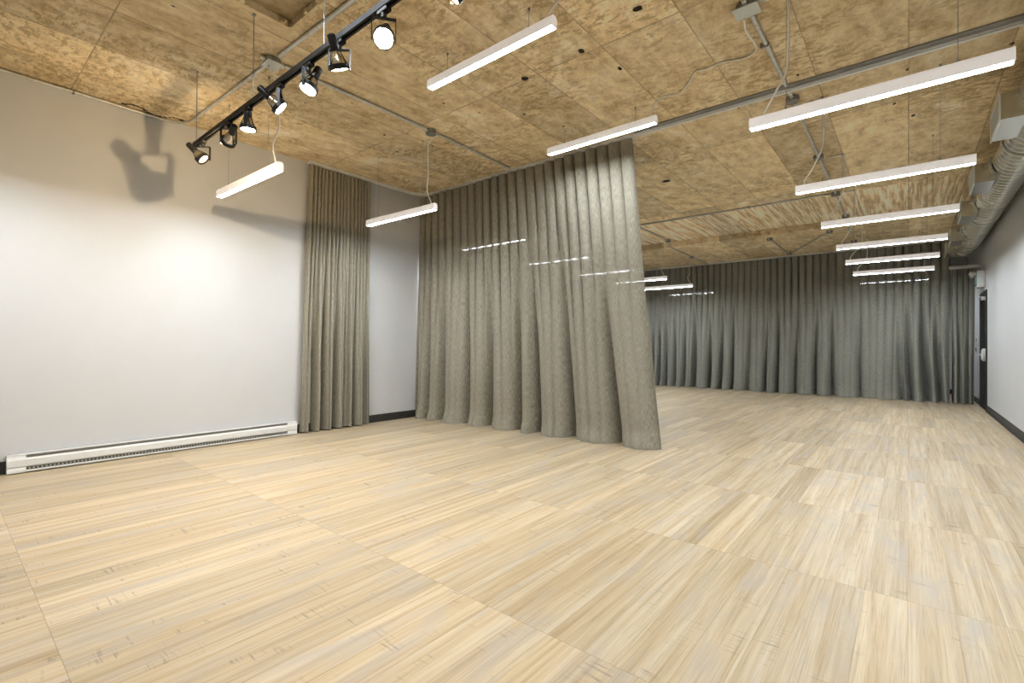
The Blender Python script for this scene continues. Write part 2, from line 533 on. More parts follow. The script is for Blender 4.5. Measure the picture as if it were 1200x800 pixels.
# exit sign with emergency lamps above the door
ex = empty('exit_sign', (RX, 12.16, 2.22), 'white exit sign box with teal face and lamp heads above the charcoal door', 'exit sign')
obj('box', MB().box(-0.105, -0.002, 0, 0.36, 0, 0.30, None, 0.006), M_WHITE, ex)
face = obj('sign_face', MB().box(-0.109, -0.1045, 0.02, 0.34, 0.03, 0.27), M_TEAL, ex)
pic = MB()      # running figure, door and arrow in white on the face
X0, X1 = -0.1105, -0.1088
def pz(pts):
    pic.prism(pts, 'x', X0, X1)
pic.lathe([(0.014, X0), (0.014, X1)], 14, Matrix.Translation((0, 0.17, 0.225)) @ Matrix.Rotation(PI / 2, 4, 'Y'))
pz([(0.15, 0.205), (0.185, 0.205), (0.178, 0.14), (0.148, 0.14)])
pz([(0.15, 0.145), (0.165, 0.15), (0.125, 0.085), (0.085, 0.08), (0.085, 0.095), (0.115, 0.1)])
pz([(0.165, 0.145), (0.18, 0.15), (0.2, 0.105), (0.185, 0.055), (0.172, 0.06), (0.182, 0.1)])
pz([(0.155, 0.2), (0.155, 0.185), (0.125, 0.165), (0.105, 0.18), (0.11, 0.19), (0.127, 0.18)])
pz([(0.182, 0.2), (0.184, 0.185), (0.205, 0.165), (0.225, 0.175), (0.222, 0.185), (0.207, 0.178)])
pz([(0.25, 0.055), (0.31, 0.055), (0.31, 0.25), (0.25, 0.25), (0.25, 0.24), (0.3, 0.24), (0.3, 0.065), (0.25, 0.065)])
obj('pictogram', pic, M_WHITE, ex)
for yy in (0.06, 0.29):
    lh = MB()
    lh.tube([(-0.06, yy, 0.27), (-0.10, yy, 0.262), (-0.135, yy - 0.01, 0.252)], 0.014, 10)
    Ml = Matrix.Translation((-0.155, yy - 0.02, 0.25)) @ Matrix.Rotation(-2.0, 4, 'Y')
    lh.lathe([(0.02, -0.05), (0.045, -0.03), (0.056, 0.02), (0.05, 0.028)], 20, Ml)
    obj('lamp_head', lh, M_WHITE, ex, True, 40)

# small wall switches seen between the back curtain and the door
for i, (yy, zz, lab) in enumerate(((13.38, 1.27, 'upper white switch plate on the strip of wall beside the charcoal door'),
                                   (13.5, 1.08, 'lower white switch plate on the strip of wall beside the charcoal door'))):
    sw = empty('wall_switch', (RX, yy, zz), lab, 'light switch', 'switches beside the door')
    obj('plate', MB().box(-0.012, -0.0005, -0.04, 0.04, -0.06, 0.06, None, 0.003), M_WHITE, sw)
    obj('rocker', MB().box(-0.02, -0.011, -0.018, 0.018, -0.034, 0.034, None, 0.002), M_GRILLE, sw)

# ------------------------------------------------------------------ baseboard heater
H0, H1 = 0.41, 2.86
ht = empty('baseboard_heater', (LX, H0, 0), 'long white electric baseboard heater along the foot of the left wall', 'heater')
HL = H1 - H0
HW = 0.078
prof = [(0.011, 0.010), (HW, 0.010), (HW, 0.022), (0.070, 0.024), (0.060, 0.024), (0.060, 0.048), (0.066, 0.049), (HW, 0.060), (HW, 0.112), (0.066, 0.126),
        (0.045, 0.126), (0.045, 0.128), (0.020, 0.142), (0.064, 0.150), (0.064, 0.157), (0.011, 0.157)]
obj('casing', MB().prism(prof, 'y', 0.11, HL - 0.11), M_WHITE, ht)
endp = [(0.011, 0.008), (HW + 0.001, 0.008), (HW + 0.001, 0.030), (HW - 0.006, 0.05), (HW + 0.001, 0.06), (HW + 0.001, 0.112), (0.068, 0.14), (0.068, 0.158), (0.011, 0.158)]
for a in (0.0, HL - 0.115):
    obj('end_cap', MB().prism(endp, 'y', a, a + 0.115), M_WHITE, ht)
obj('outlet_slot', MB().box(0.03, 0.0635, 0.115, HL - 0.115, 0.1275, 0.1495), M_HEATSLOT, ht)
obj('intake_slot', MB().box(0.012, 0.0655, 0.115, HL - 0.115, 0.025, 0.0475), M_GRILLE, ht)
fins = MB()
yy = 0.13
while yy < HL - 0.13:
    fins.box(0.05, 0.0695, yy, yy + 0.012, 0.030, 0.043)
    yy += 0.026
obj('fin_row', fins, M_FIN, ht)
for yy in (0.95, 1.62):
    obj('clip', MB().box(0.066, HW + 0.002, yy, yy + 0.03, 0.044, 0.052), M_GRILLE, ht)

# ------------------------------------------------------------------ curtains
def sm(t):
    t = max(0.0, min(1.0, t))
    return t * t * (3 - 2 * t)

def curtain(name, top_a, top_b, bot_a, bot_b, ztop, nrm, folds, seed, mat_, amp_top=0.03, amp_bot=0.06, rows=56, per=12, curl=0.02, keep=0.35, breakz=0.02, big=2.4, edge=None, zbot=0.004, cuts=None):
    """ripple-fold curtain hung between two points: regular scallops at the heading that merge into broad uneven folds further down"""
    rnd = random.Random(seed)
    n = int(folds * per)
    wide = (Vector(top_b) - Vector(top_a)).length
    A, B = Vector(top_a), Vector(top_b)
    C_, D = Vector(bot_a), Vector(bot_b)
    nrm = Vector(nrm).normalized()
    tan = (B - A).normalized()
    # broad folds: irregular phase
    if cuts is None:
        nb = max(3, int(folds / big))
        cuts = [0.0]
        for i in range(nb):
            cuts.append(cuts[-1] + rnd.uniform(0.55, 1.5))
        cuts = [c / cuts[-1] for c in cuts]
    nb = len(cuts) - 1
    amps = [rnd.uniform(0.55, 1.25) for _ in range(nb)]
    leans = [rnd.uniform(-0.05, 0.05) for _ in range(nb + 1)]
    starts = [rnd.uniform(0.25, 0.6) for _ in range(nb)]
    wob = [rnd.uniform(0, 6.28) for _ in range(8)]
    vs, uvs = [], []
    for r in range(rows + 1):
        t = r / rows
        # denser rows at the heading and at the hem
        t = 0.5 - 0.5 * math.cos(PI * t) if True else t
        P0 = A.lerp(C_, t)
        P1 = B.lerp(D, t)
        for i in range(n + 1):
            s = i / n
            # shift of the broad folds sideways with height
            sb = s + 0.012 * math.sin(wob[0] + 5 * s + 2.2 * t) * t
            sb = min(max(sb, 0.0), 0.99999)
            k = 0
            while k < nb - 1 and sb > cuts[k + 1]:
                k += 1
            u = (sb - cuts[k]) / (cuts[k + 1] - cuts[k])
            ph = 2 * PI * folds * s
            wt = 1 - (1 - keep) * sm((t - 0.05) / 0.75)
            vs_ = math.sqrt(math.sin(ph / 2 + 0.25 * math.sin(wob[2] + 9 * s + 2.5 * t) * sm(t * 2)) ** 2 + 0.012)
            rip = (2 * vs_ ** 0.8 - 1) * amp_top * wt * (0.85 + 0.3 * math.sin(wob[1] + 3 * s * 6.28 + 1.5 * t))
            wb = sm((t - starts[k] * 0.5) / 0.8)
            cusp = min(u, 1 - u) * (cuts[k + 1] - cuts[k]) * wide
            prof_ = 1.0 - abs(2 * u - 1) ** 2.6 - 0.8 * math.exp(-(cusp / 0.035) ** 2)     # round belly with a sharp valley
            # no fold at the two selvedges
            fade = min(1.0, s / 0.02, (1 - s) / 0.02)
            bigf = (prof_ - 0.55) * amp_bot * amps[k] * wb * fade
            hemv = sm((t - 0.94) / 0.06) * breakz * (0.4 + prof_)
            off = rip + bigf + hemv
            side = -math.sin(ph * 1.0) * curl * wt * 0.55 + math.sin(2 * PI * u) * curl * 0.6 * wb
            p = P0.lerp(P1, s) + nrm * off + tan * side
            if edge is not None:
                p += edge(s, t)
            zb = zbot + 0.006 * (1 + math.sin(wob[4] + 31 * s)) * 0.5
            p.z = ztop + (zb - ztop) * t
            if r == 0:
                p.z += 0.006 * math.cos(ph)
            vs.append(p)
            uvs.append((s * folds * 0.2, t * 3.3))
    fs = []
    for r in range(rows):
        for i in range(n):
            a = r * (n + 1) + i
            fs.append((a, a + 1, a + n + 2, a + n + 1))
    me = bpy.data.meshes.new(name)
    me.from_pydata([tuple(v) for v in vs], [], fs)
    uvl = me.uv_layers.new(name='UVMap')
    for poly in me.polygons:
        poly.use_smooth = True
        for li in poly.loop_indices:
            uvl.data[li].uv = uvs[me.loops[li].vertex_index]
    me.materials.append(mat_)
    o = bpy.data.objects.new(name, me)
    COL.objects.link(o)
    return o, vs, n

def hem(parent, vs, n, rows, mat_, nrm, frac=0.03):
    pass

TY = 4.786       # dividing track line
def div_edge(s, t):
    k = sm((s - 0.45) / 0.55)
    return Vector((0.0, 0.0, 0.0)) + Vector((0.05 * math.sin(t * PI) * -1, 0.05 * math.sin(t * PI), 0)) * k * 0.6
cur, _, _ = curtain('divider_curtain', (-5.80, TY, 0), (-2.30, TY, 0), (-5.80, 4.70, 0), (-2.01, 4.94, 0), 3.342, (0, -1, 0), 24, 11, M_CURTAIN,
                    amp_top=0.052, amp_bot=0.17, rows=72, per=16, curl=0.030, keep=0.36, breakz=0.035, edge=div_edge,
                    cuts=[0, 0.07, 0.145, 0.28, 0.39, 0.525, 0.60, 0.725, 0.87, 1.0])
tag(cur, 'wide grey-brown curtain hanging across the room as a divider', 'curtain')

cur2, _, _ = curtain('wall_curtain', (LX + 0.075, 2.99, 0), (LX + 0.075, 3.86, 0), (LX + 0.085, 2.89, 0), (LX + 0.095, 3.87, 0), 3.342, (1, 0, 0), 17, 5, M_CURTAIN,
                     amp_top=0.042, amp_bot=0.10, rows=56, per=14, curl=0.012, keep=0.55, breakz=0.0, big=2.4, zbot=0.012)
tag(cur2, 'narrow bunched grey-brown curtain against the left white wall beside the heater', 'curtain')

BCY = 12.98
cur3, _, _ = curtain('back_curtain', (LX + 0.03, BCY, 0), (0.65, BCY, 0), (LX + 0.03, BCY - 0.03, 0), (0.655, BCY - 0.03, 0), 3.235, (0, -1, 0), 44, 21, M_CURTAIN_D,
                     amp_top=0.046, amp_bot=0.20, rows=56, per=14, curl=0.026, keep=0.4, breakz=0.035,
                     cuts=[0, 0.03, 0.06, 0.09, 0.13, 0.17, 0.215, 0.28, 0.325, 0.37, 0.43, 0.49, 0.53, 0.59, 0.65, 0.70, 0.775, 0.88, 0.90, 0.94, 0.97, 1.0])
tag(cur3, 'full height dark grey curtain covering the far end of the room', 'curtain')
cur4, _, _ = curtain('back_curtain', (0.672, BCY - 0.03, 0), (1.0, BCY - 0.03, 0), (0.672, BCY - 0.06, 0), (0.985, BCY - 0.06, 0), 2.665, (0, -1, 0), 4, 9, M_CURTAIN_D,
                     amp_top=0.030, amp_bot=0.09, rows=44, per=14, curl=0.02, keep=0.4, breakz=0.02, big=1.6)
tag(cur4, 'short dark grey curtain panel under the duct at the far right corner', 'curtain')

# ------------------------------------------------------------------ curtain tracks
trk = empty('curtain_track', (LX + 0.06, 2.96, CZ), 'white ceiling curtain track turning from the left wall across the room above the divider curtain', 'curtain track')
trk.location = (0, 0, 0)
def track_prof(mb, path, w=0.036, h=0.026, z1=CZ):
    """sweep a rectangular channel along a horizontal polyline"""
    P = [Vector(p) for p in path]
    L_, R_ = [], []
    for i, p in enumerate(P):
        a, b = P[max(i - 1, 0)], P[min(i + 1, len(P) - 1)]
        t = (b - a).normalized()
        nn = Vector((-t.y, t.x, 0))
        L_.append(p + nn * w / 2); R_.append(p - nn * w / 2)
    n = len(P)
    vs = []
    for i in range(n):
        vs += [(L_[i].x, L_[i].y, z1 - h), (R_[i].x, R_[i].y, z1 - h), (R_[i].x, R_[i].y, z1), (L_[i].x, L_[i].y, z1)]
    fs = []
    for i in range(n - 1):
        for k in range(4):
            a, b = i * 4 + k, i * 4 + (k + 1) % 4
            fs.append((a, b, b + 4, a + 4))
    fs += [(0, 3, 2, 1), tuple(4 * (n - 1) + k for k in range(4))]
    mb.add(vs, fs)
xw = LX + 0.075
path = [(xw, 2.965, 0), (xw, 4.50, 0)]
for k in range(1, 8):
    a = k / 8 * PI / 2
    path.append((xw + 0.286 * (1 - math.cos(a)), 4.50 + 0.286 * math.sin(a), 0))
path += [(xw + 0.286, TY, 0), (RX, TY, 0)]
tm = MB(); track_prof(tm, path, 0.046, 0.026)
obj('channel', tm, M_ALU, trk)
tm = MB(); track_prof(tm, [(xw + 0.286, TY - 0.028, 0), (RX, TY - 0.028, 0)], 0.012, 0.034)
tm2 = MB(); track_prof(tm2, path[:-1] + [(RX, TY, 0)], 0.030, 0.036)
obj('rail_lip', tm2, M_WHITE, trk)
obj('mounting_strip', MB().box(-2.25, RX, TY - 0.085, TY - 0.024, CZ - 0.012, CZ), M_BOXST, trk)
obj('end_stop', MB().box(xw - 0.012, xw + 0.022, 2.955, 2.985, CZ - 0.04, CZ - 0.02, None, 0.004), M_WHITE, trk)

bt = empty('curtain_track', (0, 0, 0), 'thin white track on the ceiling at the top of the dark back curtain', 'curtain track')
tm = MB(); track_prof(tm, [(LX + 0.01, BCY, 0), (0.655, BCY, 0)], 0.045, 0.032, CZ2)
obj('channel', tm, M_ALU, bt)
lt = empty('curtain_track', (0, 0, 0), 'short pale track under the end of the round duct at the far right', 'curtain track')
tm = MB(); track_prof(tm, [(0.625, BCY - 0.03, 0), (RX, BCY - 0.03, 0)], 0.09, 0.055, 2.728)
obj('channel', tm, M_ALU, lt)

# ------------------------------------------------------------------ LED pendants
PL = 1.218
def pendant(cx, cy, zb, label, group, rz=0.0, drop=None, cord=None, ceil=CZ):
    """linear LED pendant; zb is the height of the underside"""
    root = empty('linear_pendant', (cx, cy, zb), label, 'pendant light', group, rz)
    h, w = 0.072, 0.058
    a = PL / 2
    hs = MB()
    prof_ = [(-w / 2, 0.0), (-w / 2 + 0.004, 0.0), (-w / 2 + 0.004, 0.006), (w / 2 - 0.004, 0.006), (w / 2 - 0.004, 0.0), (w / 2, 0.0), (w / 2, h * 0.78), (w / 2 - 0.012, h), (-w / 2 + 0.012, h), (-w / 2, h * 0.78)]
    hs.prism(prof_, 'x', -a + 0.006, a - 0.006)
    obj('housing', hs, M_HOUSING_GLOW, root)
    obj('lens', MB().box(-a + 0.008, a - 0.008, -w / 2 + 0.0045, w / 2 - 0.0045, 0.0006, 0.0058), M_LENS, root)
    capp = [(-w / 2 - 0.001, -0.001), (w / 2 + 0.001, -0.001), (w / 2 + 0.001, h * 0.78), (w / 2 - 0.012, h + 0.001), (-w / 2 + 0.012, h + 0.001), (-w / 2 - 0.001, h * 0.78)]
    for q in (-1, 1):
        obj('end_cap', MB().prism(capp, 'x', q * a - (0.0 if q > 0 else 0.0), q * (a - 0.007)), M_HOUSING_GLOW, root)
    for q in (-1, 1):
        cb = MB()
        cb.tube([(q * 0.40, 0, h), (q * 0.40, 0, ceil - zb)], 0.0016, 6)
        cb.lathe([(0.007, h), (0.007, h + 0.012), (0.004, h + 0.022)], 10, Matrix.Translation((q * 0.40, 0, 0)))
        cb.lathe([(0.004, 0), (0.009, 0.016), (0.009, 0.02)], 10, Matrix.Translation((q * 0.40, 0, ceil - zb - 0.02)))
        obj('suspension_wire', cb, M_WIRE, root)
    if cord:
        inv = Matrix.Rotation(-rz, 4, 'Z') @ Matrix.Translation((-cx, -cy, -zb))
        c = MB()
        c.tube([inv @ Vector(p) for p in spline(cord, 8)], 0.0068, 8)
        obj('power_cord', c, M_CORD, root, True)
    return root

GR = 'linear pendants in the right row'
GL = 'linear pendants in the left row'
GM = 'linear pendants near the ceiling in the middle'
ZR = 2.538
CX = -0.20
# electrical boxes of the right hand conduit (x, y)
CRX = -0.825
right = [(CX, 3.433, 'long linear pendant at upper right, the nearest of the right row'),
         (CX - 0.005, 5.14, 'second linear pendant from the front in the right row'),
         (CX + 0.0, 6.80, 'third linear pendant from the front in the right row'),
         (CX - 0.01, 8.475, 'fourth linear pendant from the front in the right row'),
         (CX - 0.03, 10.05, 'second to last linear pendant of the right row before the back curtain'),
         (CX - 0.04, 11.68, 'last linear pendant of the right row, directly before the back curtain')]
for i, (cx, cy, lab) in enumerate(right):
    cz_ = CZ if cy < STEP_Y - 0.3 else CZ2
    xl = cx - PL / 2
    hx = xl + 0.22
    cord = [(CRX + 0.066, cy - 0.02, cz_ - 0.02), (hx - 0.12, cy + 0.02, cz_ - 0.012), (hx - 0.005, cy + 0.01, cz_ - 0.012), (hx + 0.0, cy, cz_ - 0.06),
            (hx + 0.005, cy - 0.003, cz_ - 0.32), (hx - 0.008, cy, cz_ - 0.46), (xl + 0.13, cy, ZR + 0.20), (xl + 0.075, cy, ZR + 0.12), (xl + 0.07, cy, ZR + 0.07)]
    if i == 0:
        cord = [(CRX + 0.066, cy - 0.02, cz_ - 0.02), (hx - 0.12, cy + 0.02, cz_ - 0.012), (hx - 0.01, cy + 0.01, cz_ - 0.012), (hx, cy, cz_ - 0.06),
                (hx + 0.005, cy, cz_ - 0.3), (hx - 0.005, cy, cz_ - 0.52), (hx - 0.06, cy, ZR + 0.22), (xl + 0.10, cy, ZR + 0.11), (xl + 0.085, cy, ZR + 0.07)]
    pendant(cx, cy, ZR, lab, GR, math.radians(-0.4), None, cord, cz_)
LXc = -4.613
left = [(LXc, 1.809, 2.538, 'short looking linear pendant hanging in front of the left white wall'),
        (LXc + 0.03, 3.47, 2.575, 'linear pendant hanging between the narrow wall curtain and the divider curtain'),
        (LXc, 10.05, ZR, 'linear pendant half hidden behind the edge of the divider curtain'),
        (LXc, 11.66, ZR, 'linear pendant before the back curtain, just right of the divider curtain edge')]
for i, (cx, cy, zb, lab) in enumerate(left):
    cz_ = CZ if cy < STEP_Y - 0.3 else CZ2
    xr = cx + PL / 2
    bx = -3.93
    cord = [(bx - 0.06, cy - 0.02, cz_ - 0.03), (bx - 0.10, cy, cz_ - 0.035), (bx - 0.15, cy, cz_ - 0.09), (bx - 0.155, cy, cz_ - 0.25), (bx - 0.15, cy, cz_ - 0.42),
            (xr - 0.12, cy, zb + 0.22), (xr - 0.07, cy, zb + 0.12), (xr - 0.05, cy, zb + 0.07)]
    if i == 0:
        cord = [(-3.95, 1.70, CZ - 0.056), (-3.985, 1.74, CZ - 0.09), (-3.99, 1.78, CZ - 0.16), (-4.0, 1.80, CZ - 0.35), (-3.99, cy, CZ - 0.5), (xr - 0.095, cy, zb + 0.24), (xr - 0.06, cy, zb + 0.12), (xr - 0.045, cy, zb + 0.07)]
    pendant(cx, cy, zb, lab, GL, math.radians(1.5) if i < 2 else 0, None, cord, cz_)
# pendants beyond the curtains, seen faintly through the weave
pendant(LXc, 5.13, ZR, 'first linear pendant of the left row glowing through the divider curtain', GL)
pendant(LXc, 6.79, ZR, 'second linear pendant of the left row glowing through the divider curtain', GL)
pendant(LXc, 8.47, ZR, 'third linear pendant of the left row glowing through the divider curtain', GL)
pendant(LXc, 13.34, ZR, 'left linear pendant glowing as dashes through the back curtain', GL, ceil=CZ2)
pendant(CX - 0.04, 13.34, ZR, 'right linear pendant glowing as dashes through the back curtain', GR, ceil=CZ2)
ZM = 3.172
# rows continued by unseen pendants, added to light the foreground floor
pendant(CX, 1.773, ZR, 'linear pendant of the right row above the viewer, added outside the view', GR)
pendant(LXc, 0.15, ZR, 'unseen linear pendant added to the left row before the start of the heater', GL)
pendant(-2.378, 0.844, ZM, 'unseen linear pendant added near the ceiling before the spotlight rail', GM)
pendant(-2.378, 2.551, ZM, 'bright linear pendant close under the ceiling right of the bright spotlight', GM, 0, None,
        [(-1.84, 2.55, ZM + 0.07), (-1.82, 2.56, ZM + 0.12), (-1.74, 2.56, CZ - 0.05), (-1.62, 2.57, CZ - 0.01), (-1.48, 2.66, CZ - 0.008), (-1.30, 2.62, CZ - 0.008), (-1.1, 2.7, CZ - 0.008)])
pendant(-2.41, 4.258, ZM, 'linear pendant close under the ceiling just in front of the divider curtain heading', GM, 0, None,
        [(-1.87, 4.26, ZM + 0.07), (-1.85, 4.26, ZM + 0.13), (-1.80, 4.24, CZ - 0.03), (-1.72, 4.22, CZ - 0.008), (-1.60, 4.26, CZ - 0.008), (-1.47, 4.15, CZ - 0.008), (-1.36, 4.0, CZ - 0.008),
         (-1.28, 4.02, CZ - 0.008), (-1.15, 4.0, CZ - 0.008), (-1.0, 4.05, CZ - 0.01), (-0.90, 3.97, CZ - 0.03), (-0.875, 3.85, CZ - 0.045), (-0.885, 3.65, CZ - 0.05), (-0.865, 3.52, CZ - 0.05), (-0.86, 3.485, CZ - 0.062)])

# ------------------------------------------------------------------ conduits and boxes
def conduit(pts, r, label, clips=(), group='metal conduits'):
    m = MB(); m.tube(pts, r, 12)
    o = tag(obj('conduit', m, M_STEEL, None, True, 60), label, 'conduit', group)
    for (p, ax) in clips:
        c = MB()
        if ax == 'x':
            c.box(p[0] - 0.008, p[0] + 0.008, p[1] - r - 0.022, p[1] + r + 0.004, p[2] - r - 0.003, p[2] + r)
        else:
            c.box(p[0] - r - 0.022, p[0] + r + 0.004, p[1] - 0.008, p[1] + 0.008, p[2] - r - 0.003, p[2] + r)
        obj('clip', c, M_BOXST, o)
    return o

def jbox(x, y, z0, label, s=0.05, cover=False, rz=0.0):
    root = empty('junction_box', (x, y, z0), label, 'junction box', 'junction boxes')
    root.rotation_euler = (0, 0, rz)
    b = MB()
    n_ = 8
    poly = [(s * math.cos(2 * PI * (k + .5) / n_) * 1.08, s * math.sin(2 * PI * (k + .5) / n_) * 1.08) for k in range(n_)]
    b.prism(poly, 'z', -0.045, 0.0)
    obj('body', b, M_BOXST, root)
    if cover:
        obj('cover', MB().box(-s * 1.25, s * 1.25, -s * 1.05, s * 1.05, -0.052, -0.045, None, 0.002), M_COVER, root)
    else:
        obj('cover', MB().prism([(p[0] * 1.04, p[1] * 1.04) for p in poly], 'z', -0.049, -0.045), M_BOXST, root)
    for q in (-1, 1):
        m = MB(); m.tube([(0, q * s * 0.9, -0.024), (0, q * (s + 0.035), -0.024)], 0.015, 10)
        obj('connector', m, M_STEEL, root, True, 50)
    return root

r1 = 0.0135
zc = CZ - 0.0155
# along the top of the left wall, then out over the ceiling to the first box
pts = [(LX + 0.02, FY + 0.3, CZ - 0.02), (LX + 0.02, 1.45, CZ - 0.02)]
for k in range(1, 9):
    a = k / 8 * PI / 2
    pts.append((LX + 0.02 + 0.22 * (1 - math.cos(a)), 1.45 + 0.22 * math.sin(a), CZ - 0.02 - 0.006 * k / 8))
pts += [(-5.35, 1.68, zc), (-4.02, 1.715, zc)]
conduit(pts, 0.0125, 'thin conduit along the top of the left wall bending towards the white covered box', [((LX + 0.02, 0.80, CZ - 0.02), 'y')])
conduit([(-3.82, 1.725, zc), (-3.4, 1.735, zc), (-1.6, 1.77, zc)], 0.0155, 'thick metal conduit on the ceiling beside the spotlight rail', [])
jbox(-3.93, 1.72, CZ, 'white covered ceiling box above the spotlight rail', 0.058, True, 0.0)
conduit([(-3.92, 1.82, zc), (-3.905, 3.29, zc)], r1, 'metal conduit from the white covered box towards the divider curtain', [])
jbox(-3.91, 3.36, CZ, 'grey ceiling box above the pendant before the divider curtain', 0.05)
conduit([(-3.91, 3.45, zc), (-3.93, 4.685, zc)], r1, 'metal conduit from the grey box up to the divider curtain track', [])
conduit([(-3.94, 4.90, zc), (-3.96, 8.43, zc), (-3.97, 10.0, zc)], r1, 'metal conduit behind the divider curtain running towards the back curtain', [])
jbox(-3.97, 8.47, CZ, 'grey ceiling box at the divider curtain edge where the cross conduit starts', 0.04)
jbox(-3.98, 10.05, CZ, 'grey ceiling box before the ceiling step, above the half hidden pendant', 0.045)
conduit([(-3.99, 10.13, zc), (-4.0, 10.18, zc), (-4.01, 10.285, CZ2 - 0.0135), (-4.04, 11.6, CZ2 - 0.0135), (-4.06, 12.9, CZ2 - 0.0135)], r1, 'metal conduit stepping down to the lower ceiling left of the back curtain', [])
jbox(-4.04, 11.66, CZ2, 'grey ceiling box on the lower ceiling near the left of the back curtain', 0.042)
conduit([(-3.93, 8.47, zc), (-0.87, 8.46, zc)], r1, 'long thin conduit crossing the ceiling behind the divider curtain', [((-2.0, 8.465, zc), 'x')])
# right hand run
conduit([(CRX, 0.5, zc), (CRX, 3.33, zc)], 0.015, 'metal conduit entering from above into the pale covered box at upper right', [])
jbox(CRX - 0.005, 3.43, CZ, 'pale covered ceiling box at the top right of the view', 0.062, True, 0.0)
conduit([(CRX, 3.54, zc), (CRX + 0.008, 4.68, zc)], 0.0155, 'metal conduit from the pale covered box to the curtain track at right', [((CRX, 3.95, zc), 'y')])
conduit([(CRX + 0.008, 4.81, zc), (CRX + 0.01, 4.885, zc)], 0.0155, 'short metal conduit stub between the curtain track and the grey box behind it', [])
jbox(CRX + 0.01, 4.98, CZ, 'grey ceiling box just behind the curtain track at right', 0.052)
conduit([(CRX + 0.01, 5.06, zc), (CRX, 6.62, zc)], 0.0145, 'metal conduit between the two boxes behind the nearest right pendant', [])
jbox(CRX, 6.69, CZ, 'grey ceiling box above the left end of the second right pendant', 0.05)
conduit([(CRX, 6.76, zc), (CRX, 8.37, zc)], 0.0145, 'metal conduit behind the second right pendant', [])
jbox(CRX, 8.45, CZ, 'grey ceiling box where the cross conduit meets the right conduit', 0.055)
conduit([(CRX, 8.53, zc), (CRX - 0.005, 9.95, zc)], 0.014, 'metal conduit behind the third right pendant', [])
jbox(CRX - 0.01, 10.02, CZ, 'grey ceiling box above the third right pendant near the ceiling step', 0.05)
conduit([(CRX - 0.01, 10.11, zc), (CRX - 0.01, 10.17, zc), (CRX - 0.015, 10.285, CZ2 - 0.0135), (CRX - 0.03, 11.85, CZ2 - 0.0135)], 0.014, 'metal conduit stepping down to the lower ceiling at right', [])
jbox(CRX - 0.03, 11.93, CZ2, 'grey ceiling box last on the right conduit near the back curtain', 0.048)
zz2 = CZ2 - 0.0135
conduit([(-2.14, 10.72, zz2), (-2.15, 12.5, zz2)], r1, 'left arm of the angled conduit pair on the lower ceiling', [])
conduit([(-2.06, 12.55, zz2), (-1.15, 10.72, zz2)], r1, 'right arm of the angled conduit pair on the lower ceiling', [])
jbox(-2.14, 10.66, CZ2, 'grey box at the near end of the left arm of the angled conduit pair', 0.045)
jbox(-1.13, 10.64, CZ2, 'grey box at the near end of the right arm of the angled conduit pair', 0.045)
jbox(-2.11, 12.58, CZ2, 'grey box where the angled conduit pair meets at the back curtain', 0.05)

# ------------------------------------------------------------------ spotlight rail
RY, RZ = 1.402, 2.775
rl = empty('lighting_rail', (-4.63, RY, RZ), 'black spotlight rail hung on thin rods under the ceiling at upper left', 'track lighting rail')
RLN = 3.6
m = MB()
m.prism([(-0.018, -0.019), (-0.006, -0.019), (-0.006, -0.006), (0.006, -0.006), (0.006, -0.019), (0.018, -0.019), (0.018, 0.012), (-0.018, 0.012)], 'x', 0.012, RLN)
obj('rail', m, M_BLACKM, rl)
obj('end_cap', MB().box(0.0, 0.013, -0.0195, 0.0195, -0.0205, 0.0135, None, 0.002), M_BLACK, rl)
for xr in (-4.60, -3.49, -2.42 - 0.13):
    m = MB(); m.tube([(xr + 4.63, 0, 0.012), (xr + 4.63, 0, CZ - RZ)], 0.0032, 8)
    m.lathe([(0.012, 0.0), (0.012, 0.012)], 10, Matrix.Translation((xr + 4.63, 0, 0.011)))
    m.box(xr + 4.63 - 0.012, xr + 4.63 + 0.012, -0.008, 0.008, CZ - RZ - 0.012, CZ - RZ - 0.001)
    obj('hanger_rod', m, M_WIRE, rl)

cR, sR = math.cos(math.radians(39.544)), math.sin(math.radians(39.544))
RIGHT = Vector((cR, sR, 0)); FWD = Vector((-sR, cR, 0)); UP = Vector((0, 0, 1))

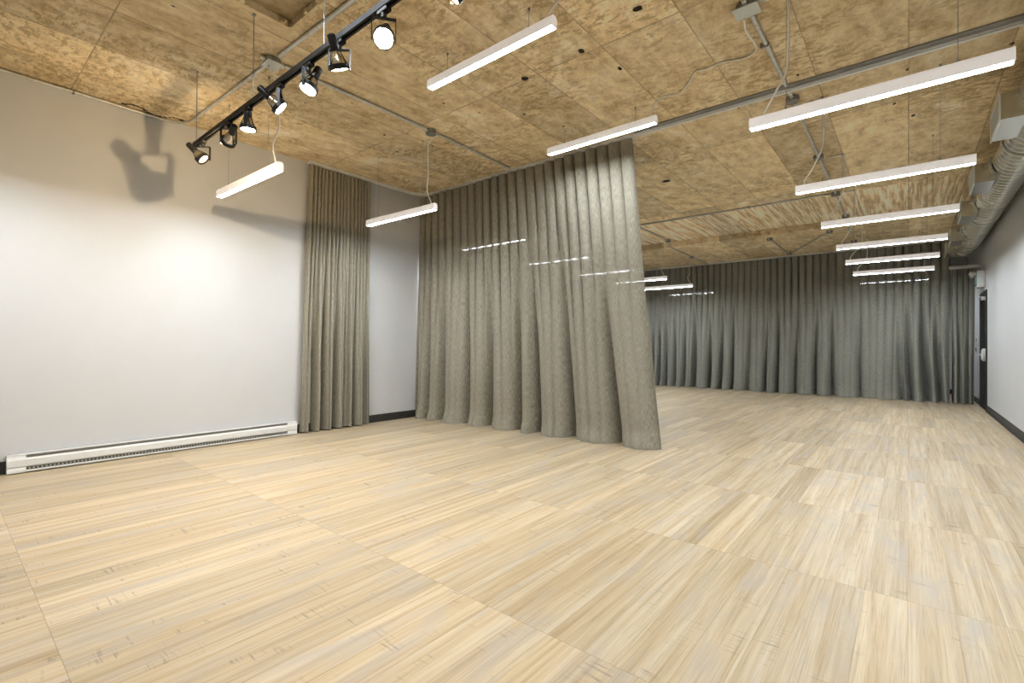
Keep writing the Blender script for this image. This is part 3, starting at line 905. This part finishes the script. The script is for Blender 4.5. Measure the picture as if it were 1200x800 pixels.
def spot_head(x, aim, label, bulb, energy=0.0, drop=0.125, size=1.0, cone=80, roll_pan=None, beam=None):
    """yoke spotlight: adapter and yoke hang from the rail, the ring, socket and bulb tilt in the yoke"""
    root = empty('rail_spotlight', (x, RY, RZ - 0.02), label, 'spotlight', 'spotlights on the black rail')
    aim = Vector(aim).normalized()
    pan = math.atan2(aim.y, aim.x) if roll_pan is None else roll_pan
    Rp = Matrix.Rotation(pan, 4, 'Z')
    ad = MB()
    ad.box(-0.04, 0.04, -0.016, 0.016, -0.022, 0.0, None, 0.003)
    ad.lathe([(0.014, -0.045), (0.014, -0.02)], 14)
    obj('adapter', ad, M_BLACK, root)
    R = 0.052 * size
    # yoke: a flat strip bent into a U, its arms left and right of the ring
    yk = MB()
    wy = 0.010
    hw = R + 0.007
    zt = -0.045
    zp = -drop
    yk.box(-wy, wy, -hw, hw, zt - 0.004, zt, Rp)
    for q in (-1, 1):
        yk.box(-wy, wy, q * hw - 0.002, q * hw + 0.002, zp - 0.014, zt, Rp)
    obj('yoke', yk, M_BLACK, root)
    # tilting assembly, local -Z is the aim direction
    q = Vector((0, 0, -1)).rotation_difference(aim)
    Mt = Matrix.Translation((0, 0, zp)) @ q.to_matrix().to_4x4()
    rg = MB()
    prof_ = [(R - 0.003, -0.012), (R + 0.003, -0.012), (R + 0.003, 0.014), (R - 0.003, 0.014)]
    n = 28
    vs = [Mt @ Vector((r * math.cos(2 * PI * k / n), r * math.sin(2 * PI * k / n), zz)) for (r, zz) in prof_ for k in range(n)]
    fs = []
    for i in range(4):
        for k in range(n):
            a, b = i * n + k, i * n + (k + 1) % n
            j = ((i + 1) % 4) * n
            fs.append((a, b, j + (k + 1) % n, j + k))
    rg.add(vs, fs)
    for k in range(3):   # wire struts back to the socket
        a = 2 * PI * k / 3 + 0.5
        rg.tube([Mt @ Vector((R * math.cos(a), R * math.sin(a), 0.01)), Mt @ Vector((0.022 * math.cos(a), 0.022 * math.sin(a), 0.085))], 0.0028, 6)
    obj('ring', rg, M_BLACK, root, True, 40)
    so = MB()
    so.lathe([(0.016, 0.158), (0.022, 0.152), (0.024, 0.085), (0.021, 0.078)], 18, Mt)
    obj('socket', so, M_BLACK, root, True, 40)
    bu = MB()
    bu.lathe([(0.016, 0.088), (0.018, 0.07), (0.030, 0.045), (0.044, 0.02), (R - 0.004, 0.002), (R - 0.004, -0.004)], 24, Mt)
    b = obj('bulb', bu, M_REFLECT, root, True, 50)
    fc = MB()
    fc.lathe([(R - 0.005, -0.004), (R - 0.006, -0.008), (R * 0.6, -0.013), (0.004, -0.015)], 24, Mt)
    obj('bulb_face', fc, bulb, b, True, 60)
    if energy > 0:
        ld = bpy.data.lights.new('spot_beam', 'SPOT')
        ld.energy = energy
        ld.color = (1.0, 0.75, 0.44) if beam else (1.0, 0.82, 0.58)
        ld.spot_size = math.radians(cone)
        ld.spot_blend = 0.45 if beam else 0.9
        ld.shadow_soft_size = 0.009 if beam else 0.03
        lo = bpy.data.objects.new('spot_beam', ld)
        COL.objects.link(lo)
        lo.parent = root
        lo.location = Mt @ Vector((0, 0, -0.022))
        lo.rotation_euler = (Vector((0, 0, -1)).rotation_difference(Vector(beam).normalized()) if beam else q).to_euler()
    return root

YF = math.radians(39.5 - 90)      # yoke seen square on
DN = (0, 0, -1)
WALLWARD = (-0.86, 0.05, -0.5)
heads = [   # x, aim as seen from the viewer (right, up, towards) or world DN, label, face, watts, yoke pan
    (-4.446, (0.60, -0.55, 0.42), 'unlit looking spotlight at the left end of the black rail', M_BULBDIM, 0, YF),
    (-3.917, WALLWARD, 'spotlight turned away towards the left wall, second from the rail end', M_BULB, 30, YF),
    (-3.569, DN, 'lit spotlight pointing straight down, third along the black rail', M_BULB, 14, 0.9),
    (-3.091, (0.74, -0.58, 0.30), 'lit spotlight tilted down to the right above the white ceiling box', M_BULB, 14, 1.0),
    (-2.723, (-0.36, -0.75, 0.55), 'glowing spotlight with flared light in the middle of the black rail', M_BULBHOT, 20, 0.6),
    (-2.389, (0.28, -0.95, 0.12), 'spotlight seen side on with its square open yoke against the concrete ceiling', M_BULB, 14, YF),
    (-1.987, (-0.08, -0.30, 0.95), 'brightest spotlight on the rail, facing the viewer with a white disc', M_BULBHOT, 20, YF + 0.25),
    (-1.50, (-0.62, -0.60, 0.20), 'spotlight cut by the top edge of the view right of the brightest one', M_BULB, 14, 0.8),
]
def seen(x, a):
    if a is DN or a is WALLWARD:
        return Vector(a)
    to = (Vector((0, 0, CAM_Z)) - Vector((x, RY, RZ - 0.16))).normalized()
    right = (-to).cross(UP).normalized()
    up = right.cross(-to)
    return right * a[0] + up * a[1] + to * a[2]
for (x, aim, lab, bm_, en, rp) in heads:
    spot_head(x, seen(x, aim), lab, bm_, en, 0.142, 0.96, 165 if en == 30 else 100, rp, WALLWARD if en == 30 else None)

# ------------------------------------------------------------------ spiral duct with supply boots
DX, DZc, DR, DE = 0.845, 3.045, 0.165, 12.62
duct = empty('spiral_duct', (DX, DE, DZc), 'round galvanised spiral duct along the top of the right wall', 'air duct')
m = MB()
n = 40
D0 = FY + 0.1
length = DE - D0
prof_ = []
yy = 0.0
step = 0.115
while yy < length - 0.05:
    prof_ += [(DR, yy), (DR, yy + step - 0.014), (DR + 0.0035, yy + step - 0.010), (DR + 0.0035, yy + step - 0.005), (DR, yy + step - 0.001)]
    yy += step
prof_.append((DR, length))
Md = Matrix.Rotation(PI / 2, 4, 'X')
m.lathe(prof_, n, Md)
obj('shell', m, M_DUCT, duct, True, 35)
m = MB()
m.lathe([(DR + 0.008, -0.012), (DR + 0.008, 0.06), (DR - 0.02, 0.062)], n, Matrix.Translation((0, 0.02, 0)) @ Md)
m.lathe([(DR - 0.03, 0.0), (DR - 0.06, -0.03)], n, Matrix.Translation((0, -0.0, 0)) @ Matrix.Rotation(PI / 2, 4, 'X'))
obj('end_cap', m, M_DUCT, duct, True, 35)
for yb in (6.35, 9.6):
    m = MB()
    m.lathe([(DR + 0.006, -0.015), (DR + 0.009, -0.012), (DR + 0.009, 0.012), (DR + 0.006, 0.015)], n, Matrix.Translation((0, yb - DE, 0)) @ Md)
    m.box(-0.012, 0.012, yb - DE - 0.01, yb - DE + 0.01, DR, CZ - DZc)
    obj('hanging_strap', m, M_WIRE, duct, True, 35)

boot_lab = ['nearest metal supply boot on the duct at the right edge of the view',
            'second metal supply boot along the duct, behind the second right pendant end',
            'third metal supply boot along the duct, at the end of the third right pendant',
            'fourth metal supply boot along the duct, small and near the back curtain',
            'farthest metal supply boot on the duct at its capped end']
for i, by in enumerate((5.22, 7.08, 8.78, 10.72, 12.05)):
    o = empty('supply_vent', (0.545, by, 2.865), boot_lab[i], 'air vent', 'supply vents along the duct')
    w_, h_ = 0.52, 0.205
    m = MB()
    # boot: a square collar that closes on the round duct
    d_ = DX - 0.545 - 0.06
    pf = [(0.0, 0.0), (0.150, 0.0), (0.158, 0.04), (0.163, 0.085)]
    for q in range(8):
        zz = 0.09 + q / 7 * (h_ - 0.09)
        dz = o.location.z + zz - DZc
        pf.append((DX - 0.545 - math.sqrt(max(0.0, (DR + 0.009) ** 2 - dz * dz)), zz))
    pf.append((0.0, h_))
    m.prism(pf, 'y', 0, w_)
    obj('boot', m, M_DUCT, o)
    m = MB()
    for a in ((-0.008, 0.0, -0.01, 0.02), (-0.008, 0.0, w_ - 0.02, w_ + 0.01)):
        m.box(a[0], a[1], a[2], a[3], -0.01, h_ + 0.01)
    m.box(-0.008, 0, 0.02, w_ - 0.02, -0.01, 0.018)
    m.box(-0.008, 0, 0.02, w_ - 0.02, h_ - 0.018, h_ + 0.01)
    fr = obj('grille_frame', m, M_WHITE, o)
    m = MB()
    for k in range(9):
        zz = 0.028 + k * (h_ - 0.056) / 8
        m.box(-0.006, -0.001, 0.018, w_ - 0.018, zz - 0.004, zz + 0.004)
    for k in range(1, 12):
        yy = k * w_ / 12
        m.box(-0.004, -0.0005, yy - 0.002, yy + 0.002, 0.016, h_ - 0.016)
    obj('grille', m, M_COVER, o)
    for q in (0.0, w_ + 0.008):
        cm = MB()
        pp = [(DX - 0.545 - (DR + 0.007) * math.cos(a), o.location.z * 0 + DZc - 2.865 + (DR + 0.007) * math.sin(a)) for a in [(-0.62 + 1.0 * k / 12) for k in range(13)]]
        pq = [(DX - 0.545 - (DR + 0.03) * math.cos(a), DZc - 2.865 + (DR + 0.03) * math.sin(a)) for a in [(-0.62 + 1.0 * k / 12) for k in range(13)]]
        cm.prism(pp + pq[::-1], 'y', q - 0.008, q)
        obj('collar', cm, M_STEEL, o)

# ------------------------------------------------------------------ camera
f, yaw, pitch, roll = 562.5, math.radians(39.544), math.radians(0.364), math.radians(0.392)
F = Vector((-math.sin(yaw) * math.cos(pitch), math.cos(yaw) * math.cos(pitch), math.sin(pitch)))
r0 = Vector((math.cos(yaw), math.sin(yaw), 0))
u0 = r0.cross(F)
Rv = r0 * math.cos(roll) + u0 * math.sin(roll)
Uv = -r0 * math.sin(roll) + u0 * math.cos(roll)
cd = bpy.data.cameras.new('camera')
cd.sensor_fit = 'HORIZONTAL'
cd.sensor_width = 36.0
cd.lens = 36.0 * f / 1200.0
cd.clip_start = 0.05
cam = bpy.data.objects.new('camera', cd)
COL.objects.link(cam)
cam.matrix_world = Matrix(((Rv.x, Uv.x, -F.x, 0), (Rv.y, Uv.y, -F.y, 0), (Rv.z, Uv.z, -F.z, CAM_Z), (0, 0, 0, 1)))
scene.camera = cam

# ------------------------------------------------------------------ world and view
w = bpy.data.worlds.new('world')
w.use_nodes = True
w.node_tree.nodes['Background'].inputs[0].default_value = (0.9, 0.95, 1.0, 1)
w.node_tree.nodes['Background'].inputs[1].default_value = 0.2
scene.world = w
scene.view_settings.view_transform = 'Standard'
scene.view_settings.look = 'Medium High Contrast'
scene.view_settings.exposure = 0.42
scene.cycles.diffuse_bounces = 2
scene.cycles.max_bounces = 14
scene.cycles.sample_clamp_indirect = 6.0
